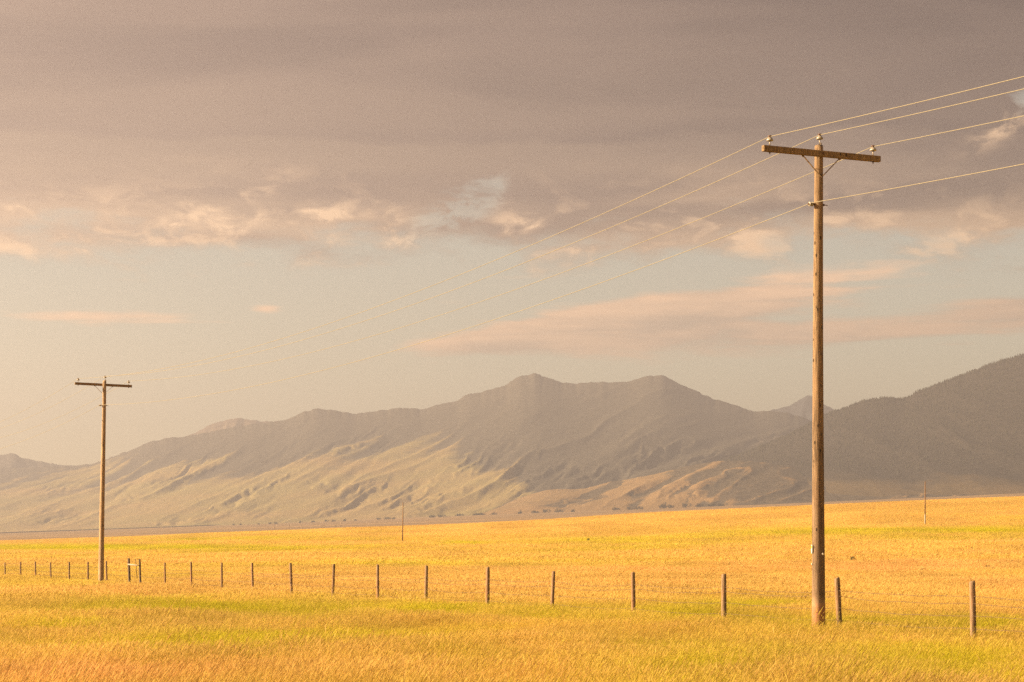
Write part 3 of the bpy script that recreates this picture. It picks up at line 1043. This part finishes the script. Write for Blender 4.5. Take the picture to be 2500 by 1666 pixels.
# ------------------------------------------------------------------ thin poles out in the field
for (xt, yt, xb, yb, lab) in ((984.0, 1227, 982.7, 1329, 'thin bare pole far out in the golden field, centre left before the tan hills'),
                              (2258.8, 1176, 2258.4, 1265, 'thin bare pole far out near the crest, right of the tall utility pole')):
    Y = 430.0
    s = F / Y
    X = (xb - CX) / s
    z0 = float(field_z(np.array([X]), np.array([Y]))[0])
    zb = EYE + (HZ - yb) / s
    zt_ = EYE + (HZ - yt) / s
    root = empty('field_pole', (X, Y, z0))
    tag(root, lab, 'pole', 'thin poles standing far out in the field')
    lx = (xt - xb) / s
    hb, ht = zb - z0, zt_ - z0
    b = MB()
    b.tube([(0, 0, hb + 0.75), (lx * 0.5, 0, (hb + ht) / 2), (lx, 0, ht)], [0.125, 0.11, 0.085], 12)
    b.build('pole_shaft', M['thin'], root, True)
    b = MB()
    b.tube([(0, 0, min(-0.5, hb - 0.3)), (0, 0, hb + 0.75)], [0.15, 0.14], 12)
    b.build('pole_foot', M['whitewash'], root, True)

# ------------------------------------------------------------------ far frames and poles on the plain
for (x0, x1, yt, yb, kd, lab) in ((784, 793.5, 1283, 1293.5, 'h', 'tiny square timber frame far off on the plain, left of the thin field pole'),
                                  (820, 832, 1283, 1292.5, 't', 'pair of tiny crossarmed poles far off on the plain, just right of the square frame'),
                                  (668, 672, 1281, 1293, 't1', 'faint tiny crossarmed pole far off on the plain, well left of the square frame'),
                                  (706, 706, 1282, 1293, 'p', 'faint tiny bare pole far off on the plain, next left of the square frame')):
    p = at_px((x0 + x1) / 2, yb, plain_z, 1500, 5000)
    s = F / p.y
    hh = (yb - yt) / s
    w = (x1 - x0) / s / 2
    root = empty('timber_gantry' if kd == 'h' else 'plain_pole', p)
    tag(root, lab, 'gantry' if kd == 'h' else 'pole')
    for sx in ((-1, 1) if kd in 'ht' else (0,)):
        b = MB()
        b.tube([(sx * w, 0, -0.6), (sx * w, 0, hh)], 0.26, 6)
        b.build('pole_shaft', M['thin'], root)
        if kd[0] == 't':
            b = MB()
            b.box((sx * w, -0.3, hh - 0.6), (3.2 if kd == 't' else 5, 0.3, 0.35))
            b.build('crossarm', M['thin'], root)
    if kd == 'h':
        for zz in (hh - 0.3, hh * 0.42):
            b = MB()
            b.box((0, -0.3, zz), (2 * w + 0.5, 0.3, 0.4))
            b.build('cross_beam', M['thin'], root)


# ------------------------------------------------------------------ trees along the foot of the hills, brush in the field
def leaf_cluster(n, rx, ry, rz, leaf, seed, lift=0.55):
    rng = random.Random(seed)
    vs, fs = [], []
    lobes = [(rng.uniform(-.6, .6) * rx, rng.uniform(-.5, .5) * ry, rng.uniform(0.35, 0.75) * rz, rng.uniform(.45, .7)) for _ in range(5)]
    for _ in range(n):
        lx, ly, lz, lr = rng.choice(lobes)
        d = Vector((rng.gauss(0, 1), rng.gauss(0, 1), rng.gauss(0, 1))).normalized() * rng.uniform(0.6, 1.0)
        c = Vector((lx + d.x * rx * lr, ly + d.y * ry * lr, max(0.02, lz + d.z * rz * lr * 0.7)))
        a = Vector((rng.gauss(0, 1), rng.gauss(0, 1), rng.gauss(0, 1))).normalized()
        b_ = a.orthogonal().normalized()
        k0 = len(vs)
        s_ = leaf * rng.uniform(0.6, 1.3)
        vs += [c - a * s_, c - b_ * s_ * 0.55, c + a * s_, c + b_ * s_ * 0.55]
        fs.append((k0, k0 + 1, k0 + 2, k0 + 3))
    return vs, fs


def foliage(name, c):
    m_, T_ = mat(name)
    n_ = T_.noise(T_.new('ShaderNodeNewGeometry').outputs['Position'], 0.6, 3.0, 0.6)
    return finish(m_, T_, T_.mix(n_, tuple(v * 0.6 for v in c), tuple(v * 1.4 for v in c)), 0.85, 0.1)


M['far_leaf'] = foliage('far_tree_leaves', (0.055, 0.048, 0.028))
M['brush'] = foliage('brush_leaves', (0.13, 0.115, 0.05))
TREES = [(571, 1275.5, 5, 5), (588, 1275, 6, 5), (632, 1274, 6, 5), (660, 1273, 7, 6), (674, 1272.5, 7, 6), (733, 1270.5, 6, 6), (765, 1269.5, 8, 6), (797, 1268.5, 9, 7), (815, 1268, 8, 6),
         (842, 1267, 8, 7), (868, 1266.5, 5, 5), (925, 1264, 10, 6), (947, 1263, 14, 7), (962, 1262.5, 9, 6), (1056, 1259.5, 14, 8), (1078, 1258.5, 18, 8), (1122, 1257, 16, 9), (1160, 1255.5, 12, 8),
         (1178, 1254, 14, 8), (1170, 1246, 16, 8), (1206, 1252, 12, 8), (1271, 1251, 12, 10), (1308, 1249.5, 18, 9), (1334, 1248, 16, 11), (1366, 1247, 18, 9), (1400, 1246, 12, 8), (1505, 1242, 16, 9),
         (1537, 1240.5, 14, 9), (1560, 1239.5, 18, 9), (1622, 1236, 24, 14), (1640, 1236, 14, 10), (1676, 1235, 20, 12), (1708, 1234, 14, 10), (1740, 1233, 22, 11), (1762, 1232, 14, 8)]
ORD = ('first second third fourth fifth sixth seventh eighth ninth tenth eleventh twelfth thirteenth fourteenth fifteenth sixteenth '
       'seventeenth eighteenth nineteenth twentieth twenty-first twenty-second').split()
protos = []
for i in range(4):
    vs, fs = leaf_cluster(150, 1.0, 0.8, 1.0, 0.17, 100 + i)
    me = bpy.data.meshes.new('tree_clump')
    me.from_pydata([tuple(v) for v in vs], [], fs)
    me.materials.append(M['far_leaf'])
    protos.append(me)
for i, (px, py, w, h) in enumerate(TREES):
    p = at_px(px, py, plain_z, 2500, 5200)
    Y = min(p.y, 4880)
    s = F / Y
    o = bpy.data.objects.new('tree_clump', protos[i % 4])
    o.location = ((px - CX) / s, Y, float(plain_z(np.array([(px - CX) / s]), np.array([Y]))[0]) - 1.0)
    o.scale = (w / s * 0.62, 6.0, h / s * 0.95)
    o.rotation_euler = (0, 0, random.uniform(-0.4, 0.4))
    link(o)
    k_l = sum(1 for t in TREES if t[0] < 983 and t[0] >= px) if px < 983 else sum(1 for t in TREES if t[0] > 983 and t[0] <= px)
    tag(o, '%s dark tree clump %s of the thin bare pole, at the hill foot' % (ORD[k_l - 1], 'left' if px < 983 else 'right'),
        'tree', 'tree clumps along the foot of the hills')

BRUSH = [(880, 1452, 34, 12, 'olive brush heap lying by the fence, between two posts left of centre'),
         (2373, 1341, 9, 7, 'small dark weed on the slope above the rightmost fence post'),
         (2248, 1394, 20, 9, 'brownish weed tuft beyond the fence, between the tall pole and the rightmost post'),
         (2412, 1390, 26, 10, 'low brown brush just beyond and right of the rightmost fence post'),
         (2083, 1365, 14, 6, 'small olive weed just right of the tall pole, beyond the fence'),
         (1405, 1412, 8, 5, 'tiny brown weed beyond the fence, right of centre'),
         (1682, 1434, 12, 5, 'tiny dark weed beyond the fence, left of the post nearest the tall pole'),
         (1436, 1317, 7, 4, 'tiny dark weed high up the field right of centre')]
for i, (px, py, w, h, lab) in enumerate(BRUSH):
    p = at_px(px, py + 2, lambda x, y: field_z(x, y) + 0.25, 20, 900)
    s = F / p.y
    vs, fs = leaf_cluster(260, w / s * 0.62, w / s * 0.5, h / s + 0.25, 0.03 + 0.6 / s * 0.9, 300 + i)
    o = mesh_obj('weed', vs, fs, M['brush'])
    o.location = (p.x, p.y, p.z - 0.26)
    tag(o, lab, 'weed')


# ------------------------------------------------------------------ grass
def clump(name, n, rad, hmin, hmax, width, seed, heads=0.5, lean=0.35, segs=3):
    rng = random.Random(seed)
    vs, fs, hd = [], [], []
    for _ in range(n):
        a, rr = rng.uniform(0, 6.283), rad * math.sqrt(rng.random())
        bx, by = rr * math.cos(a), rr * math.sin(a)
        h = rng.uniform(hmin, hmax)
        t_dir = rng.gauss(0.0, 0.9)                                     # mostly bowed by the wind to +x
        ln = h * lean * rng.uniform(0.3, 1.7)
        wd = width * rng.uniform(0.7, 1.3)
        fa = rng.uniform(0, 3.14159)
        fx, fy = math.cos(fa) * wd, math.sin(fa) * wd
        k0 = len(vs)
        for j in range(segs + 1):
            t = j / segs
            ox, oy = ln * t * t * math.cos(t_dir), ln * t * t * math.sin(t_dir)
            z = h * t * (1 - 0.18 * t)
            tp = (1 - t * 0.85)
            vs.append((bx + ox - fx * tp, by + oy - fy * tp, z))
            vs.append((bx + ox + fx * tp, by + oy + fy * tp, z))
            hd += [0.0, 0.0]
        for j in range(segs):
            fs.append((k0 + 2 * j, k0 + 2 * j + 1, k0 + 2 * j + 3, k0 + 2 * j + 2))
        if rng.random() < heads:
            tx, ty, tz = bx + ln * math.cos(t_dir), by + ln * math.sin(t_dir), h * 0.82
            hl, hw = h * rng.uniform(0.14, 0.24), width * rng.uniform(1.4, 2.4)
            dxx, dyy = math.cos(t_dir) * hl * 0.6, math.sin(t_dir) * hl * 0.6
            k0 = len(vs)
            gx, gy = math.cos(fa) * hw, math.sin(fa) * hw
            vs += [(tx, ty, tz - 0.01), (tx + dxx * .5 - gx, ty + dyy * .5 - gy, tz + hl * .35), (tx + dxx, ty + dyy, tz + hl * .7), (tx + dxx * .5 + gx, ty + dyy * .5 + gy, tz + hl * .35)]
            hd += [1.0] * 4
            fs.append((k0, k0 + 1, k0 + 2, k0 + 3))
    me = bpy.data.meshes.new(name)
    me.from_pydata(vs, [], fs)
    me.materials.append(M['grass'])
    at = me.attributes.new('head', 'FLOAT', 'POINT')
    at.data.foreach_set('value', hd)
    me.update()
    return bpy.data.objects.new(name, me)


def scatter(name, protos_, ys, dens, seed, smin, smax, u_lim=0.30):
    """one object: a cloud of roots on the field, each carrying one tuft through geometry nodes"""
    rng = np.random.default_rng(seed)
    side_m = 9.0                                                          # metres of grass beyond the edge of the view
    n = int(((ys[1] ** 2 - ys[0] ** 2) * u_lim + 2 * side_m * (ys[1] - ys[0])) * dens)
    yy = np.linspace(ys[0], ys[1], 2000)
    cdf = np.cumsum(u_lim * yy + side_m)
    y = np.interp(rng.uniform(cdf[0], cdf[-1], n), cdf, yy)
    x = rng.uniform(-1, 1, n) * (u_lim * y + side_m)
    if name == 'grass' and seed == 4:                                    # taller stalks gather at the posts and the pole
        bx = [q[0] for q in post_xy if q[1] < 75] + [POLE_A.x] * 3
        by = [q[1] for q in post_xy if q[1] < 75] + [POLE_A.y] * 3
        x = np.concatenate([x, np.repeat(bx, 4) + rng.normal(0, 0.22, 4 * len(bx))])
        y = np.concatenate([y, np.repeat(by, 4) - np.abs(rng.normal(0.1, 0.2, 4 * len(by)))])
        n = len(x)
    z = field_z(x, y) - 0.01
    g, p = cover(x, y)
    spread = np.clip(30.0 / y, 0.15, 1.0)
    tone = np.clip(rng.normal(0.5, 0.08, n) * spread + 0.5 * (1 - spread) + (fbm(x / (1.6 + y * 0.02), y / (2.4 + y * 0.02), 3, 77) - 0.5) * 1.0, 0, 1)
    g = np.clip(g + rng.normal(0, 0.12, n) * spread, 0, 1)
    p = np.clip(p + rng.normal(0, 0.12, n) * spread, 0, 1)
    sc = rng.uniform(smin, smax, n) * (0.72 + 0.6 * fbm(x / 2.0, y / 3.0, 3, 88)) * (1 - 0.12 * g)
    me = bpy.data.meshes.new(name)
    me.vertices.add(n)
    me.vertices.foreach_set('co', np.stack([x, y, z], 1).astype(np.float32).ravel())
    for an, arr in (('green', g), ('pink', p), ('tone', tone), ('size', sc), ('turn', rng.normal(0, 0.5, n))):
        at = me.attributes.new(an, 'FLOAT', 'POINT')
        at.data.foreach_set('value', arr.astype(np.float32))
    o = link(bpy.data.objects.new(name, me))
    tag(o, kind='stuff')
    ng = bpy.data.node_groups.new('scatter_' + name, 'GeometryNodeTree')
    ng.interface.new_socket('Geometry', in_out='INPUT', socket_type='NodeSocketGeometry')
    ng.interface.new_socket('Geometry', in_out='OUTPUT', socket_type='NodeSocketGeometry')
    N = ng.nodes
    gi, go = N.new('NodeGroupInput'), N.new('NodeGroupOutput')
    gg = N.new('GeometryNodeGeometryToInstance')
    for pr_ in protos_:
        oi = N.new('GeometryNodeObjectInfo')
        oi.inputs['Object'].default_value = pr_
        oi.inputs['As Instance'].default_value = True
        ng.links.new(oi.outputs['Geometry'], gg.inputs[0])
    ip = N.new('GeometryNodeInstanceOnPoints')
    ip.inputs['Pick Instance'].default_value = True
    ri = N.new('FunctionNodeRandomValue')
    ri.data_type = 'INT'
    ri.inputs[4].default_value, ri.inputs[5].default_value = 0, len(protos_) - 1

    def named(nm):
        q = N.new('GeometryNodeInputNamedAttribute')
        q.data_type = 'FLOAT'
        q.inputs['Name'].default_value = nm
        return q.outputs['Attribute']
    cr = N.new('ShaderNodeCombineXYZ')
    ng.links.new(named('turn'), cr.inputs[2])
    e2r = N.new('FunctionNodeEulerToRotation')
    ng.links.new(cr.outputs[0], e2r.inputs[0])
    cs = N.new('ShaderNodeCombineXYZ')
    sz = named('size')
    for q in range(3):
        ng.links.new(sz, cs.inputs[q])
    # join the tufts as a list of instances to pick from
    jn = N.new('GeometryNodeJoinGeometry')
    for l in list(gg.inputs[0].links):
        ng.links.new(l.from_socket, jn.inputs[0])
    N.remove(gg)
    ng.links.new(gi.outputs[0], ip.inputs['Points'])
    ng.links.new(jn.outputs[0], ip.inputs['Instance'])
    ng.links.new(ri.outputs[2], ip.inputs['Instance Index'])
    ng.links.new(e2r.outputs[0], ip.inputs['Rotation'])
    ng.links.new(cs.outputs[0], ip.inputs['Scale'])
    ng.links.new(ip.outputs[0], go.inputs[0])
    md = o.modifiers.new('tufts', 'NODES')
    md.node_group = ng
    return o, n


near = [clump('grass_tuft', 100, 0.30, 0.22, 0.50, 0.0025, 400 + i, 0.55, 0.45) for i in range(5)]
mid = [clump('grass_tuft', 120, 0.60, 0.24, 0.48, 0.0060, 420 + i, 0.5, 0.4, 2) for i in range(5)]
far = [clump('grass_tuft', 120, 2.0, 0.25, 0.48, 0.022, 440 + i, 0.4, 0.35, 2) for i in range(4)]
stalks = [clump('tall_stalks', 7, 0.35, 0.55, 0.85, 0.0036, 460 + i, 0.95, 0.40, 4) for i in range(4)]
tot = 0
for nm, pl, ys, dens, sd, a_, b_ in (('grass', near, (12, 64), 19.0, 1, 0.75, 1.15), ('grass', stalks, (12, 75), 0.9, 4, 0.8, 1.1), ('grass', mid, (60, 165), 4.6, 2, 0.8, 1.15), ('grass', far, (155, 930), 0.30, 3, 0.8, 1.2)):
    tot += scatter(nm, pl, ys, dens, sd, a_, b_)[1]
print('grass tufts', tot)
